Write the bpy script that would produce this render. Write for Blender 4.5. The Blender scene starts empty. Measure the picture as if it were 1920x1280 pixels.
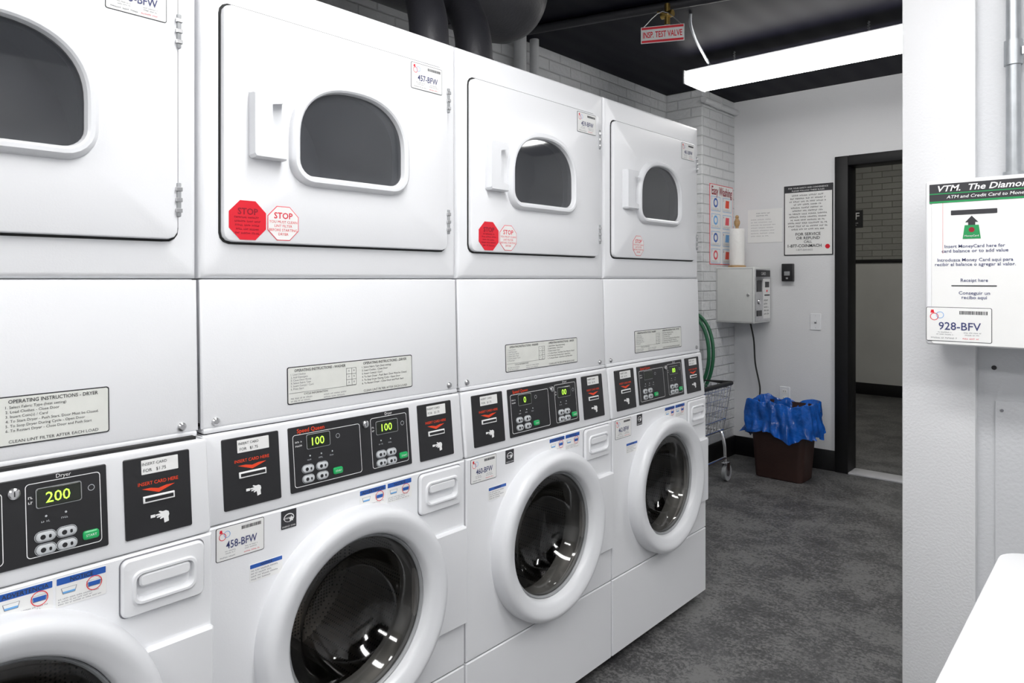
import bpy, bmesh, math, random
from mathutils import Vector, Matrix, noise as mnoise
random.seed(7)
H=1.315
C=bpy.context
scene=C.scene
try:
    scene.view_settings.view_transform='Standard'
    scene.view_settings.look='None'
except Exception: pass

# ------------------------------------------------------------------ materials
def mat(name,col,rough=.5,metal=0,noise=0,nscale=20,bump=0,bscale=80,emit=None,estr=0,spec=.5):
    m=bpy.data.materials.new(name); m.use_nodes=True
    nt=m.node_tree; b=nt.nodes['Principled BSDF']
    b.inputs['Base Color'].default_value=(*col,1); b.inputs['Roughness'].default_value=rough
    b.inputs['Metallic'].default_value=metal
    b.inputs['Specular IOR Level'].default_value=spec
    tc=nt.nodes.new('ShaderNodeTexCoord')
    if noise:
        n=nt.nodes.new('ShaderNodeTexNoise'); n.inputs['Scale'].default_value=nscale; n.inputs['Detail'].default_value=6
        nt.links.new(tc.outputs['Object'],n.inputs['Vector'])
        r=nt.nodes.new('ShaderNodeValToRGB')
        r.color_ramp.elements[0].position=.3; r.color_ramp.elements[1].position=.7
        r.color_ramp.elements[0].color=(*[max(0,c*(1-noise)) for c in col],1)
        r.color_ramp.elements[1].color=(*[min(1,c*(1+noise)) for c in col],1)
        nt.links.new(n.outputs['Fac'],r.inputs['Fac']); nt.links.new(r.outputs['Color'],b.inputs['Base Color'])
    if bump:
        n=nt.nodes.new('ShaderNodeTexNoise'); n.inputs['Scale'].default_value=bscale
        nt.links.new(tc.outputs['Object'],n.inputs['Vector'])
        bp=nt.nodes.new('ShaderNodeBump'); bp.inputs['Strength'].default_value=bump; bp.inputs['Distance'].default_value=.01
        nt.links.new(n.outputs['Fac'],bp.inputs['Height']); nt.links.new(bp.outputs['Normal'],b.inputs['Normal'])
    if emit:
        b.inputs['Emission Color'].default_value=(*emit,1); b.inputs['Emission Strength'].default_value=estr
    return m
def glassmat(name,tint,refl=.08,rough=.02,haze=0,hazecol=(.1,.1,.11)):
    m=bpy.data.materials.new(name); m.use_nodes=True; nt=m.node_tree
    for n in list(nt.nodes): nt.nodes.remove(n)
    o=nt.nodes.new('ShaderNodeOutputMaterial'); mx=nt.nodes.new('ShaderNodeMixShader')
    t=nt.nodes.new('ShaderNodeBsdfTransparent'); t.inputs['Color'].default_value=(*tint,1)
    under=t.outputs[0]
    if haze:
        df_=nt.nodes.new('ShaderNodeBsdfDiffuse'); m2=nt.nodes.new('ShaderNodeMixShader'); m2.inputs[0].default_value=haze
        tc=nt.nodes.new('ShaderNodeTexCoord'); v=nt.nodes.new('ShaderNodeTexVoronoi'); v.inputs['Scale'].default_value=330; v.inputs['Randomness'].default_value=.1
        nt.links.new(tc.outputs['Object'],v.inputs['Vector']); r=nt.nodes.new('ShaderNodeValToRGB')
        r.color_ramp.elements[0].color=(*[c*.8 for c in hazecol],1); r.color_ramp.elements[1].color=(*[c*1.2 for c in hazecol],1)
        r.color_ramp.elements[0].position=.2; r.color_ramp.elements[1].position=.6
        nt.links.new(v.outputs['Distance'],r.inputs['Fac']); nt.links.new(r.outputs['Color'],df_.inputs['Color'])
        nt.links.new(t.outputs[0],m2.inputs[1]); nt.links.new(df_.outputs[0],m2.inputs[2]); under=m2.outputs[0]
    g=nt.nodes.new('ShaderNodeBsdfGlossy'); g.inputs['Roughness'].default_value=rough
    f=nt.nodes.new('ShaderNodeFresnel'); f.inputs['IOR'].default_value=1.5
    a=nt.nodes.new('ShaderNodeMath'); a.operation='ADD'; a.inputs[1].default_value=refl
    nt.links.new(f.outputs[0],a.inputs[0]); nt.links.new(a.outputs[0],mx.inputs[0])
    nt.links.new(under,mx.inputs[1]); nt.links.new(g.outputs[0],mx.inputs[2]); nt.links.new(mx.outputs[0],o.inputs[0])
    return m
def brickmat(name,c1,c2,mc,bstr=.6):
    m=bpy.data.materials.new(name); m.use_nodes=True; nt=m.node_tree; b=nt.nodes['Principled BSDF']
    tc=nt.nodes.new('ShaderNodeTexCoord'); sp=nt.nodes.new('ShaderNodeSeparateXYZ'); ad=nt.nodes.new('ShaderNodeMath'); ad.operation='ADD'
    cb=nt.nodes.new('ShaderNodeCombineXYZ'); br=nt.nodes.new('ShaderNodeTexBrick')
    nt.links.new(tc.outputs['Object'],sp.inputs[0]); nt.links.new(sp.outputs[0],ad.inputs[0]); nt.links.new(sp.outputs[1],ad.inputs[1])
    nt.links.new(ad.outputs[0],cb.inputs[0]); nt.links.new(sp.outputs[2],cb.inputs[1]); nt.links.new(cb.outputs[0],br.inputs['Vector'])
    br.inputs['Scale'].default_value=1; br.inputs['Brick Width'].default_value=.205; br.inputs['Row Height'].default_value=.068
    br.inputs['Mortar Size'].default_value=.006; br.inputs['Mortar Smooth'].default_value=.8
    br.inputs['Color1'].default_value=(*c1,1); br.inputs['Color2'].default_value=(*c2,1); br.inputs['Mortar'].default_value=(*mc,1)
    nt.links.new(br.outputs['Color'],b.inputs['Base Color']); b.inputs['Roughness'].default_value=.45
    no=nt.nodes.new('ShaderNodeTexNoise'); no.inputs['Scale'].default_value=28; no.inputs['Detail'].default_value=4; nt.links.new(tc.outputs['Object'],no.inputs['Vector'])
    ml=nt.nodes.new('ShaderNodeMath'); ml.operation='MULTIPLY_ADD'; ml.inputs[1].default_value=-.7
    nt.links.new(br.outputs['Fac'],ml.inputs[0]); nt.links.new(no.outputs['Fac'],ml.inputs[2])
    bp=nt.nodes.new('ShaderNodeBump'); bp.inputs['Strength'].default_value=bstr; bp.inputs['Distance'].default_value=.014
    nt.links.new(ml.outputs[0],bp.inputs['Height']); nt.links.new(bp.outputs['Normal'],b.inputs['Normal'])
    return m
M={}
M['enamel']=mat('white_enamel',(.83,.838,.86),.32,noise=.012,nscale=3,bump=.03,bscale=300)
M['plast']=mat('white_plastic',(.80,.808,.83),.38,noise=.01,nscale=5)
M['ringp']=mat('door_ring_plastic',(.78,.79,.815),.3,noise=.01,nscale=5)
M['gap']=mat('gap_shade',(.02,.02,.02),.8,noise=.2)  # near-black colour painted in for shade in the machine gaps
M['greyp']=mat('grey_plastic',(.32,.33,.34),.4,noise=.05)
M['steel']=mat('brushed_steel',(.62,.62,.63),.28,1,noise=.06,nscale=60)
M['chrome']=mat('chrome_wire',(.75,.75,.77),.15,1,noise=.02)
M['black']=mat('black_panel',(.016,.016,.018),.35,noise=.1)
M['blackp']=mat('black_paint',(.007,.007,.008),.5,noise=.15,spec=.3)
M['rubber']=mat('black_rubber',(.02,.02,.02),.6,noise=.1)
M['paper']=mat('white_label',(.82,.82,.81),.55,noise=.01)
M['plate']=mat('instruction_plate',(.74,.75,.71),.45,noise=.03,nscale=30)
M['ink']=mat('black_ink',(.03,.03,.035),.6,noise=.05)
M['inkg']=mat('grey_ink',(.22,.22,.24),.6,noise=.05)
M['navy']=mat('navy_ink',(.04,.05,.16),.6,noise=.05)
M['wht']=mat('white_ink',(.85,.85,.85),.5,noise=.01)
M['red']=mat('red_ink',(.72,.008,.025),.45,noise=.03)
M['pink']=mat('light_red_ink',(.75,.07,.10),.5,noise=.03)
M['dred']=mat('dark_red_ink',(.28,.0,.015),.5,noise=.03)
M['orange']=mat('orange_red_ink',(.80,.06,.015),.5,noise=.03)
M['blue']=mat('blue_ink',(.02,.10,.42),.5,noise=.03)
M['lblue']=mat('light_blue_ink',(.15,.40,.75),.5,noise=.03)
M['green']=mat('green_button',(.01,.36,.10),.35,noise=.03,emit=(.01,.4,.12),estr=.08)
M['dgreen']=mat('green_ink',(.01,.28,.08),.5,noise=.03)
M['hose']=mat('green_rubber',(.02,.13,.06),.4,noise=.1)
M['btn']=mat('button_grey',(.52,.54,.56),.4,noise=.03)
M['lcd']=mat('display_black',(.01,.014,.008),.15,noise=.1)
M['led']=mat('display_digit',(.4,.8,.1),.5,noise=.02,emit=(.50,1,.05),estr=1.1)
M['wall']=mat('white_wall_paint',(.74,.745,.76),.55,noise=.02,nscale=2,bump=.12,bscale=160)
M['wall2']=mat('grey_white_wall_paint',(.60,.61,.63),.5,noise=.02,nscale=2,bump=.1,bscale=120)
M['dispp']=mat('grey_enamel',(.66,.67,.66),.4,noise=.02)
M['brick']=brickmat('painted_white_brick',(.68,.69,.70),(.64,.65,.66),(.54,.55,.56))
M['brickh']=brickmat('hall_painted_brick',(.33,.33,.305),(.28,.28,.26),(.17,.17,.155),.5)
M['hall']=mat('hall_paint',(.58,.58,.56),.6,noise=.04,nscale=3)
M['duct']=mat('dark_duct',(.022,.022,.027),.5,noise=.15,nscale=6,bump=.1,bscale=90)
M['brown']=mat('brown_plastic',(.035,.014,.011),.45,noise=.1,nscale=10,bump=.1,bscale=60)
M['wood']=mat('turned_wood',(.45,.28,.13),.5,noise=.15,nscale=40)
M['towel']=mat('paper_towel',(.85,.84,.82),.9,noise=.02,bump=.3,bscale=60)
M['lens']=mat('added_light_lens',(.9,.9,.9),.5,noise=.005,emit=(1,.995,.985),estr=24)  # strong glow for the added unseen room lights
M['lensv']=mat('lit_lens_soft',(.9,.9,.9),.5,noise=.005,emit=(1,.985,.96),estr=12)
M['lensh']=mat('added_hall_lens',(.9,.9,.85),.5,noise=.005,emit=(1,.97,.88),estr=12)  # glow for the unseen light added in the hallway
M['fixt']=mat('fixture_enamel',(.55,.55,.57),.4,noise=.02)
M['galv']=mat('galvanised_conduit',(.42,.44,.46),.38,.6,noise=.08,nscale=30)
M['brass']=mat('aged_brass',(.55,.38,.12),.35,1,noise=.1,nscale=30)
M['paintpipe']=mat('white_painted_pipe',(.62,.63,.64),.45,noise=.03)
M['tabletop']=mat('white_laminate',(.84,.845,.86),.3,noise=.01,nscale=4)
M['glass']=glassmat('bowl_glass',(.62,.60,.57),.02,.07)
M['dglass']=glassmat('smoked_window_glass',(.60,.61,.63),.035,.05,haze=.5,hazecol=(.075,.079,.088))
M['ddrum']=mat('dryer_drum_enamel',(.42,.43,.45),.3,.5,noise=.05,nscale=8)
def drummat():
    m=mat('perforated_drum_steel',(.42,.40,.38),.33,1)
    nt=m.node_tree; b=nt.nodes['Principled BSDF']
    tc=nt.nodes.new('ShaderNodeTexCoord'); v=nt.nodes.new('ShaderNodeTexVoronoi'); v.inputs['Scale'].default_value=110; v.inputs['Randomness'].default_value=.0
    nt.links.new(tc.outputs['Object'],v.inputs['Vector'])
    r=nt.nodes.new('ShaderNodeValToRGB'); r.color_ramp.elements[0].color=(.05,.05,.05,1); r.color_ramp.elements[1].color=(.36,.34,.32,1)
    r.color_ramp.elements[0].position=.24; r.color_ramp.elements[1].position=.34
    nt.links.new(v.outputs['Distance'],r.inputs['Fac']); nt.links.new(r.outputs['Color'],b.inputs['Base Color'])
    return m
M['drum']=drummat()
def floormat():
    m=mat('worn_dark_concrete',(.09,.09,.092),.4)
    nt=m.node_tree; b=nt.nodes['Principled BSDF']; tc=nt.nodes.new('ShaderNodeTexCoord')
    n1=nt.nodes.new('ShaderNodeTexNoise'); n1.inputs['Scale'].default_value=4; n1.inputs['Detail'].default_value=14; n1.inputs['Roughness'].default_value=.85
    n2=nt.nodes.new('ShaderNodeTexNoise'); n2.inputs['Scale'].default_value=70; n2.inputs['Detail'].default_value=8; n2.inputs['Roughness'].default_value=.8
    for n in (n1,n2): nt.links.new(tc.outputs['Object'],n.inputs['Vector'])
    mx=nt.nodes.new('ShaderNodeMath'); mx.operation='MULTIPLY_ADD'; mx.inputs[1].default_value=.9
    nt.links.new(n2.outputs['Fac'],mx.inputs[0]); nt.links.new(n1.outputs['Fac'],mx.inputs[2])
    r=nt.nodes.new('ShaderNodeValToRGB'); e=r.color_ramp.elements
    e[0].position=.78; e[0].color=(.038,.038,.040,1); e[1].position=1.12; e[1].color=(.17,.17,.168,1)
    mid=e.new(.93); mid.color=(.080,.080,.082,1)
    nt.links.new(mx.outputs[0],r.inputs['Fac']); nt.links.new(r.outputs['Color'],b.inputs['Base Color'])
    e[len(e)-1].position=1.0
    rr=nt.nodes.new('ShaderNodeMapRange'); rr.inputs['To Min'].default_value=.30; rr.inputs['To Max'].default_value=.55
    nt.links.new(n1.outputs['Fac'],rr.inputs['Value']); nt.links.new(rr.outputs[0],b.inputs['Roughness'])
    bp=nt.nodes.new('ShaderNodeBump'); bp.inputs['Strength'].default_value=.3; bp.inputs['Distance'].default_value=.01
    nt.links.new(mx.outputs[0],bp.inputs['Height']); nt.links.new(bp.outputs['Normal'],b.inputs['Normal'])
    return m
M['floor']=floormat()
def ceilmat():
    m=mat('dark_painted_deck',(.004,.004,.010),.6)
    nt=m.node_tree; b=nt.nodes['Principled BSDF']; tc=nt.nodes.new('ShaderNodeTexCoord')
    w=nt.nodes.new('ShaderNodeTexWave'); w.inputs['Scale'].default_value=2.2; w.bands_direction='X'
    nt.links.new(tc.outputs['Object'],w.inputs['Vector'])
    bp=nt.nodes.new('ShaderNodeBump'); bp.inputs['Strength'].default_value=.2; bp.inputs['Distance'].default_value=.02
    nt.links.new(w.outputs['Fac'],bp.inputs['Height']); nt.links.new(bp.outputs['Normal'],b.inputs['Normal'])
    b.inputs['Specular IOR Level'].default_value=.12
    return m
M['ceil']=ceilmat()
M['bag']=mat('blue_plastic_film',(.006,.10,.46),.2,noise=.35,nscale=14,bump=.6,bscale=30)

# ------------------------------------------------------------------ frames
def FX(u,v,d): return Vector((d,u,H+v))                # faces +x
def FCON(u,v,d): return Vector((d+.015+(-.305-v)*.10,u,H+v))
def FLOW(u,v,d): return Vector((d+(-v)*.03,u,H+v))
def FW(u,v,d): return Vector((d+.035,u,H+v))
def FZ(u,v,d): return Vector((u,v,d))
def FYM(Y): return lambda u,v,d: Vector((u,Y-d,H+v))   # faces -y
def FXP(X): return lambda u,v,d: Vector((X+d,u,H+v))   # faces +x at plane X

# ------------------------------------------------------------------ builder
_tc={}
def textmesh(s,bold):
    k=(s,bold)
    if k in _tc: return _tc[k]
    cu=bpy.data.curves.new('txt','FONT'); cu.body=s; cu.size=1; cu.offset=bold; cu.resolution_u=2
    ob=bpy.data.objects.new('txt',cu); scene.collection.objects.link(ob)
    dg=C.evaluated_depsgraph_get(); me=bpy.data.meshes.new_from_object(ob.evaluated_get(dg))
    vs=[(v.co.x,v.co.y) for v in me.vertices]; fs=[tuple(p.vertices) for p in me.polygons]
    bpy.data.objects.remove(ob); bpy.data.curves.remove(cu); bpy.data.meshes.remove(me)
    xs=[v[0] for v in vs] or [0]
    _tc[k]=(vs,fs,min(xs),max(xs)); return _tc[k]
def rrect(cx,cy,w,h,r,n=5):
    r=max(min(r,w/2-1e-5,h/2-1e-5),1e-5); out=[]
    for (sx,sy,a0) in ((1,-1,-90),(1,1,0),(-1,1,90),(-1,-1,180)):
        for i in range(n+1):
            a=math.radians(a0+90*i/n)
            out.append((cx+sx*(w/2-r)+r*math.cos(a),cy+sy*(h/2-r)+r*math.sin(a)))
    return out
def circ(cx,cy,r,n=64): return [(cx+r*math.cos(2*math.pi*i/n),cy+r*math.sin(2*math.pi*i/n)) for i in range(n)]
def octa(cx,cy,r): return [(cx+r*math.cos(math.radians(22.5+45*i)),cy+r*math.sin(math.radians(22.5+45*i))) for i in range(8)]
def dshape(hw,z0,z1,cx,rb=.035,n=14):
    pts=[]; zm=z0+(z1-z0)*.40
    for i in range(7):
        a=math.radians(-90+90*i/6); pts.append((cx+hw-rb+rb*math.cos(a),z0+rb+rb*math.sin(a)))
    for i in range(2*n+1):
        a=math.pi*i/(2*n); c,s=math.cos(a),math.sin(a); e=2/2.35
        pts.append((cx+hw*abs(c)**e*(1 if c>=0 else -1),zm+(z1-zm)*abs(s)**e))
    for i in range(7):
        a=math.radians(180+90*i/6); pts.append((cx-hw+rb+rb*math.cos(a),z0+rb+rb*math.sin(a)))
    return pts
def raypoly(pts,cx,cy,angs):
    out=[]
    n=len(pts)
    for a in angs:
        c,s=math.cos(a),math.sin(a); best=None
        for i in range(n):
            x0,y0=pts[i][0]-cx,pts[i][1]-cy; x1,y1=pts[(i+1)%n][0]-cx,pts[(i+1)%n][1]-cy
            ex,ey=x1-x0,y1-y0; den=c*ey-s*ex
            if abs(den)<1e-12: continue
            t=(x0*ey-y0*ex)/den; q=(x0*s-y0*c)/den
            if t>0 and -1e-6<=q<=1+1e-6: best=t if best is None else max(best,t)
        best=best or .01
        out.append((cx+c*best,cy+s*best))
    return out
class MB:
    def __init__(s): s.v=[];s.f=[];s.m=[];s.mats=[]
    def mi(s,k):
        if k not in s.mats: s.mats.append(k)
        return s.mats.index(k)
    def add(s,vs,fs,k):
        b=len(s.v); s.v+= [tuple(x) for x in vs]; i=s.mi(k)
        for f in fs: s.f.append(tuple(b+j for j in f)); s.m.append(i)
    def box(s,x0,x1,y0,y1,z0,z1,k,bev=0,seg=3):
        bm=bmesh.new(); bmesh.ops.create_cube(bm,size=1)
        for v in bm.verts: v.co=Vector(((x0+x1)/2+v.co.x*(x1-x0),(y0+y1)/2+v.co.y*(y1-y0),(z0+z1)/2+v.co.z*(z1-z0)))
        if bev: bmesh.ops.bevel(bm,geom=bm.edges[:],offset=bev,segments=seg,profile=.5,affect='EDGES')
        bm.verts.index_update(); s.add([v.co.copy() for v in bm.verts],[[v.index for v in f.verts] for f in bm.faces],k); bm.free(); return s
    def loft(s,F,loops,k,cap=True,cap0=False):
        n=len(loops[0][0]); vs=[]; fs=[]
        for pts,d in loops:
            for p in pts: vs.append(F(p[0],p[1],d))
        for j in range(len(loops)-1):
            for i in range(n):
                a=j*n+i; b=j*n+(i+1)%n; fs.append((a,b,b+n,a+n))
        if cap: fs.append(tuple((len(loops)-1)*n+i for i in range(n)))
        if cap0: fs.append(tuple(reversed(range(n))))
        s.add(vs,fs,k); return s
    def plate(s,F,cx,cy,w,h,r,d0,d1,k,b=.0015,n=5):
        b=min(b,(d1-d0)*.6)
        return s.loft(F,[(rrect(cx,cy,w,h,r,n),d0),(rrect(cx,cy,w,h,r,n),d1-b),(rrect(cx,cy,w-2*b,h-2*b,max(r-b,1e-5),n),d1)],k,cap0=True)
    def pr(s,F,u0,u1,v0,v1,k,d0=0,d1=.0006,r=.001):
        return s.plate(F,(u0+u1)/2,(v0+v1)/2,u1-u0,v1-v0,r,d0,d1,k,b=.0001,n=2)
    def poly(s,F,pts,d0,d1,k):
        return s.loft(F,[(pts,d0),(pts,d1)],k,cap0=True)
    def outline(s,F,o,i,d,k):
        return s.loft(F,[(o,d),(i,d)],k,cap=False)
    def text(s,F,t,u,v,size,k,d=.0012,align='C',fit=None,shear=0,bold=0.0,vcen=True):
        vs,fs,x0,x1=textmesh(t,bold)
        if not vs: return s
        sx=size
        if fit: sx=fit/(x1-x0)
        off={'C':-(x0+x1)/2,'L':-x0,'R':-x1}[align]; vo=-.35 if vcen else 0
        s.add([F(u+(x+off+shear*y)*sx,v+(y+vo)*size,d) for x,y in vs],fs,k); return s
    def words(s,F,u0,u1,v0,v1,rows,k,d=.0012,fill=.45,centre=False):
        rh=(v1-v0)/rows
        for r in range(rows):
            y=v1-(r+.5)*rh; L=(u1-u0)*random.uniform(.65,1); x=u0+((u1-u0-L)/2 if centre else 0); e=x+L
            h=rh*fill/2
            while x<e:
                nl=random.randint(2,8); cw=rh*.42
                for q in range(nl):
                    if x+cw*.6>e: break
                    hh=h*random.choice((1,1,1.35))
                    s.add([F(x,y-h,d),F(x+cw*.30,y-h,d),F(x+cw*.30,y+hh,d),F(x,y+hh,d)],[(0,1,2,3)],k)
                    yy=y+random.choice((-.7,0,.8))*h
                    s.add([F(x,yy-h*.22,d),F(x+cw*.8,yy-h*.22,d),F(x+cw*.8,yy+h*.22,d),F(x,yy+h*.22,d)],[(0,1,2,3)],k)
                    x+=cw
                x+=rh*.38
        return s
    def tube(s,pts,r,k,n=10,smooth=0,cap=True):
        P=[Vector(p) for p in pts]
        if smooth and len(P)>2:
            Q=[]
            for i in range(len(P)-1):
                p0=P[max(i-1,0)];p1=P[i];p2=P[i+1];p3=P[min(i+2,len(P)-1)]
                for j in range(smooth):
                    t=j/smooth
                    Q.append(.5*((2*p1)+(-p0+p2)*t+(2*p0-5*p1+4*p2-p3)*t*t+(-p0+3*p1-3*p2+p3)*t**3))
            Q.append(P[-1]); P=Q
        R=r if isinstance(r,(list,tuple)) else [r]*len(P)
        T=[]
        for i in range(len(P)):
            t=(P[min(i+1,len(P)-1)]-P[max(i-1,0)]); T.append(t.normalized())
        up=Vector((0,0,1)) if abs(T[0].z)<.9 else Vector((1,0,0))
        a=T[0].cross(up).normalized(); vs=[];fs=[]
        for i,p in enumerate(P):
            a=(a-T[i]*a.dot(T[i])).normalized(); b=T[i].cross(a)
            for j in range(n):
                th=2*math.pi*j/n; vs.append(p+(a*math.cos(th)+b*math.sin(th))*R[i])
        for i in range(len(P)-1):
            for j in range(n):
                q=i*n+j; w=i*n+(j+1)%n; fs.append((q,w,w+n,q+n))
        if cap: fs.append(tuple(reversed(range(n)))); fs.append(tuple((len(P)-1)*n+j for j in range(n)))
        s.add(vs,fs,k); return s
    def obj(s,name,parent=None,loc=(0,0,0),angle=32,label=None,category=None,structure=False,origin=None):
        me=bpy.data.meshes.new(name)
        o0=Vector(origin) if origin is not None else Vector((0,0,0))
        me.from_pydata([tuple(Vector(v)-o0) for v in s.v],[],s.f)
        for k in s.mats: me.materials.append(M[k])
        me.polygons.foreach_set('material_index',s.m)
        me.polygons.foreach_set('use_smooth',[True]*len(s.f))
        me.update()
        me.set_sharp_from_angle(angle=math.radians(angle))
        o=bpy.data.objects.new(name,me); scene.collection.objects.link(o)
        o.location=Vector(loc)+o0
        if parent: o.parent=parent
        if label: o['label']=label
        if category: o['category']=category
        if structure: o['kind']='structure'
        return o
def empty(name,loc,label,category,group=None):
    e=bpy.data.objects.new(name,None); e.empty_display_size=.1; e.location=loc; scene.collection.objects.link(e)
    e['label']=label; e['category']=category
    if group: e['group']=group
    return e

# ------------------------------------------------------------------ room shell
YB=5.02; CZ=2.635
def st(name,label,fn,angle=32):
    mb=MB(); fn(mb); return mb.obj(name,structure=True,label=label,category='room part',angle=angle)
st('floor','dark worn concrete floor',lambda m:m.box(-2.9,1.9,-2.5,8.9,-.1,0,'floor'))
st('ceiling','dark painted metal deck ceiling',lambda m:m.box(-2.66,1.82,-2.42,YB,CZ,CZ+.1,'ceil'))
st('wall_left','white painted brick wall',lambda m:m.box(-2.66,-2.54,-2.42,YB,0,CZ,'brick'))
st('wall_pilaster','white painted brick pilaster',lambda m:m.box(-2.54,-2.26,4.5,YB,0,CZ,'brick',.004,1))
def wb(m):
    m.box(-2.66,-1.54,YB,YB+.14,0,CZ,'wall'); m.box(-1.54,-.40,YB,YB+.14,2.141,CZ,'wall'); m.box(-.40,1.82,YB,YB+.14,0,CZ,'wall')
st('wall_back','white painted wall with doorway',wb)
st('wall_right','white painted wall',lambda m:m.box(1.7,1.82,-2.42,YB,0,CZ,'wall'))
st('wall_front','white painted wall',lambda m:m.box(-2.54,1.7,-2.42,-2.3,0,CZ,'wall'))
def wp(m):
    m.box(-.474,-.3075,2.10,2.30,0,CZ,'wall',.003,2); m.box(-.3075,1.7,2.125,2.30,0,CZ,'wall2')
st('wall_partition','white painted partition wall end',wp)
st('baseboard_back','black rubber baseboard',lambda m:(m.box(-2.26,-1.54,YB-.012,YB,0,.14,'blackp',.003,2)))
st('baseboard_left','black rubber baseboard',lambda m:(m.box(-2.26,-2.248,4.5,YB-.012,0,.14,'blackp',.003,2)))
def df(m):
    m.box(-1.54,-1.455,YB-.02,YB+.16,0,2.141,'blackp',.004,2); m.box(-.485,-.40,YB-.02,YB+.16,0,2.141,'blackp',.004,2)
    m.box(-1.455,-.485,YB-.02,YB+.16,2.075,2.141,'blackp',.004,2)
st('trim_1','black metal door frame',df)
st('trim_2','worn metal door threshold',lambda m:m.box(-1.455,-.485,YB-.02,YB+.14,0,.012,'fixt',.003,2))
HY=8.6
def hb(m):
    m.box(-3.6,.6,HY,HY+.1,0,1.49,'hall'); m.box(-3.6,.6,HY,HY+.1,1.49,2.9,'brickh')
st('wall_hall_far','hallway wall, painted below and brick above',hb)
st('wall_hall_left','hallway side wall',lambda m:m.box(-3.6,-3.5,YB+.14,HY,0,2.9,'hall'))
st('wall_hall_right','hallway side wall',lambda m:m.box(.5,.6,YB+.14,HY,0,2.9,'hall'))
st('floor_hall','dark hallway floor',lambda m:m.box(-3.6,-2.9,YB,HY+.1,-.1,0,'floor'))
st('ceiling_hall','dark hallway ceiling',lambda m:m.box(-3.6,.6,YB+.14,HY+.1,2.9,3.0,'ceil'))
st('trim_3','black wall rail strip',lambda m:m.box(-3.5,.5,HY-.02,HY,1.49,1.53,'blackp',.004,2))
st('baseboard_hall','black hallway baseboard',lambda m:m.box(-3.5,.5,HY-.015,HY,0,.13,'blackp',.003,2))
def cov(m):
    F=FYM(2.125)
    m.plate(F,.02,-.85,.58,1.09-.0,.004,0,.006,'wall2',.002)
    m.loft(F,[(circ(-.272,-.225,.006,12),0),(circ(-.272,-.225,.005,12),.004)],'black')
    m.loft(F,[(circ(-.255,-.33,.004,12),.006),(circ(-.255,-.33,.003,12),.009)],'inkg')
    m.loft(F,[(circ(-.255,-.75,.004,12),.006),(circ(-.255,-.75,.003,12),.009)],'inkg')
st('trim_4','painted flat cover panel with screws',cov)

# ------------------------------------------------------------------ machine prototype
OFF=(.34,-.345,0)
def newunit(y0,label):
    return empty('stacked_washer_dryer',(-1.36-.34,y0+.345,0),label,'washer dryer','stacked washer dryers in a row')
def P(mb,name,parent,label=None,angle=32):
    top=parent.get('category') is not None
    return mb.obj(name,parent,loc=OFF if top else (0,0,0),angle=angle,label=label)
proto=newunit(.603,'white stacked dryer over front-load washer, numbered 457 and 458')

# dryer cabinet: shell with a D-shaped front opening
WCX,WCZ=.348,.315
NA=240
ANG=[2*math.pi*i/NA for i in range(NA)]
def snapped(x0,x1,z0,z1):
    a=list(ANG)
    for x in (x0,x1):
        for z in (z0,z1):
            c=math.atan2(z-WCZ,x-WCX)%(2*math.pi)
            j=min(range(NA),key=lambda i:abs(((ANG[i]-c+math.pi)%(2*math.pi))-math.pi)); a[j]=c
    return a
AB=snapped(.003,.687,.0,.622)
hole=raypoly(dshape(.142,.220,.420,WCX,rb=.034),WCX,WCZ,AB)
def rectray(b): return raypoly([(.003+b,.0+b),(.687-b,.0+b),(.687-b,.622-b),(.003+b,.622-b)],WCX,WCZ,snapped(.003+b,.687-b,.0+b,.622-b))
mb=MB()
mb.loft(FX,[(rectray(0),-.70),(rectray(0),-.012),(rectray(.0016),-.006),(rectray(.005),-.002),(rectray(.011),0),(hole,0),(hole,-.02)],'enamel',cap=False,cap0=True)
mb.box(-.70,-.008,.006,.684,H-.285,H-.001,'enamel',.004,2)
P(mb,'dryer_cabinet',proto)
mb=MB()
dc=lambda r:circ(WCX,WCZ-.01,r,80)
mb.loft(FX,[(dc(.20),-.012),(dc(.285),-.03),(dc(.285),-.30),(dc(.285),-.56),(dc(.26),-.58),(dc(.20),-.59),(dc(.12),-.585),(dc(.05),-.59)],'ddrum')
for k in range(3):
    a=math.radians(75+120*k); c,s=math.cos(a),math.sin(a)
    q=lambda r,t:(WCX+c*r-s*t,WCZ-.01+s*r+c*t)
    mb.loft(FX,[([q(.284,-.03),q(.284,.03),q(.215,.008),q(.215,-.008)][::-1],-.56),([q(.284,-.03),q(.284,.03),q(.22,.008),q(.22,-.008)][::-1],-.05)],'ddrum')
P(mb,'dryer_drum',proto,'grey metal dryer drum with lifters')
mb=MB()
lo=lambda b,d:( [(.003+b,-.293+b),(.687-b,-.293+b),(.687-b,-.003-b),(.003+b,-.003-b)],d)
mb.loft(FLOW,[lo(0,-.008),lo(0,-.003),lo(.002,-.0008),lo(.004,0)],'enamel',cap0=True)
mb.box(-.03,.010,.006,.684,H-.303,H-.293,'enamel',.003,2)
lower=P(mb,'dryer_lower_panel',proto)
for s_ in (.03,.655):
    mb=MB(); mb.loft(FLOW,[(circ(s_,-.281,.008,16),0),(circ(s_,-.281,.008,16),.003),(circ(s_,-.281,.005,16),.006)],'steel')
    P(mb,'panel_screw',lower)
mb=MB(); F=FLOW
mb.pr(F,.186,.53,-.27,-.19,'ink',.0002,.0012,.004); mb.pr(F,.188,.528,-.268,-.192,'plate',.0002,.0016,.003)
mb.text(F,'OPERATING INSTRUCTIONS - WASHER',.268,-.1985,.0085,'ink',.0021,fit=.13,bold=.01)
mb.text(F,'OPERATING INSTRUCTIONS - DRYER',.447,-.1985,.0085,'ink',.0021,fit=.13,bold=.01)
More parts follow.
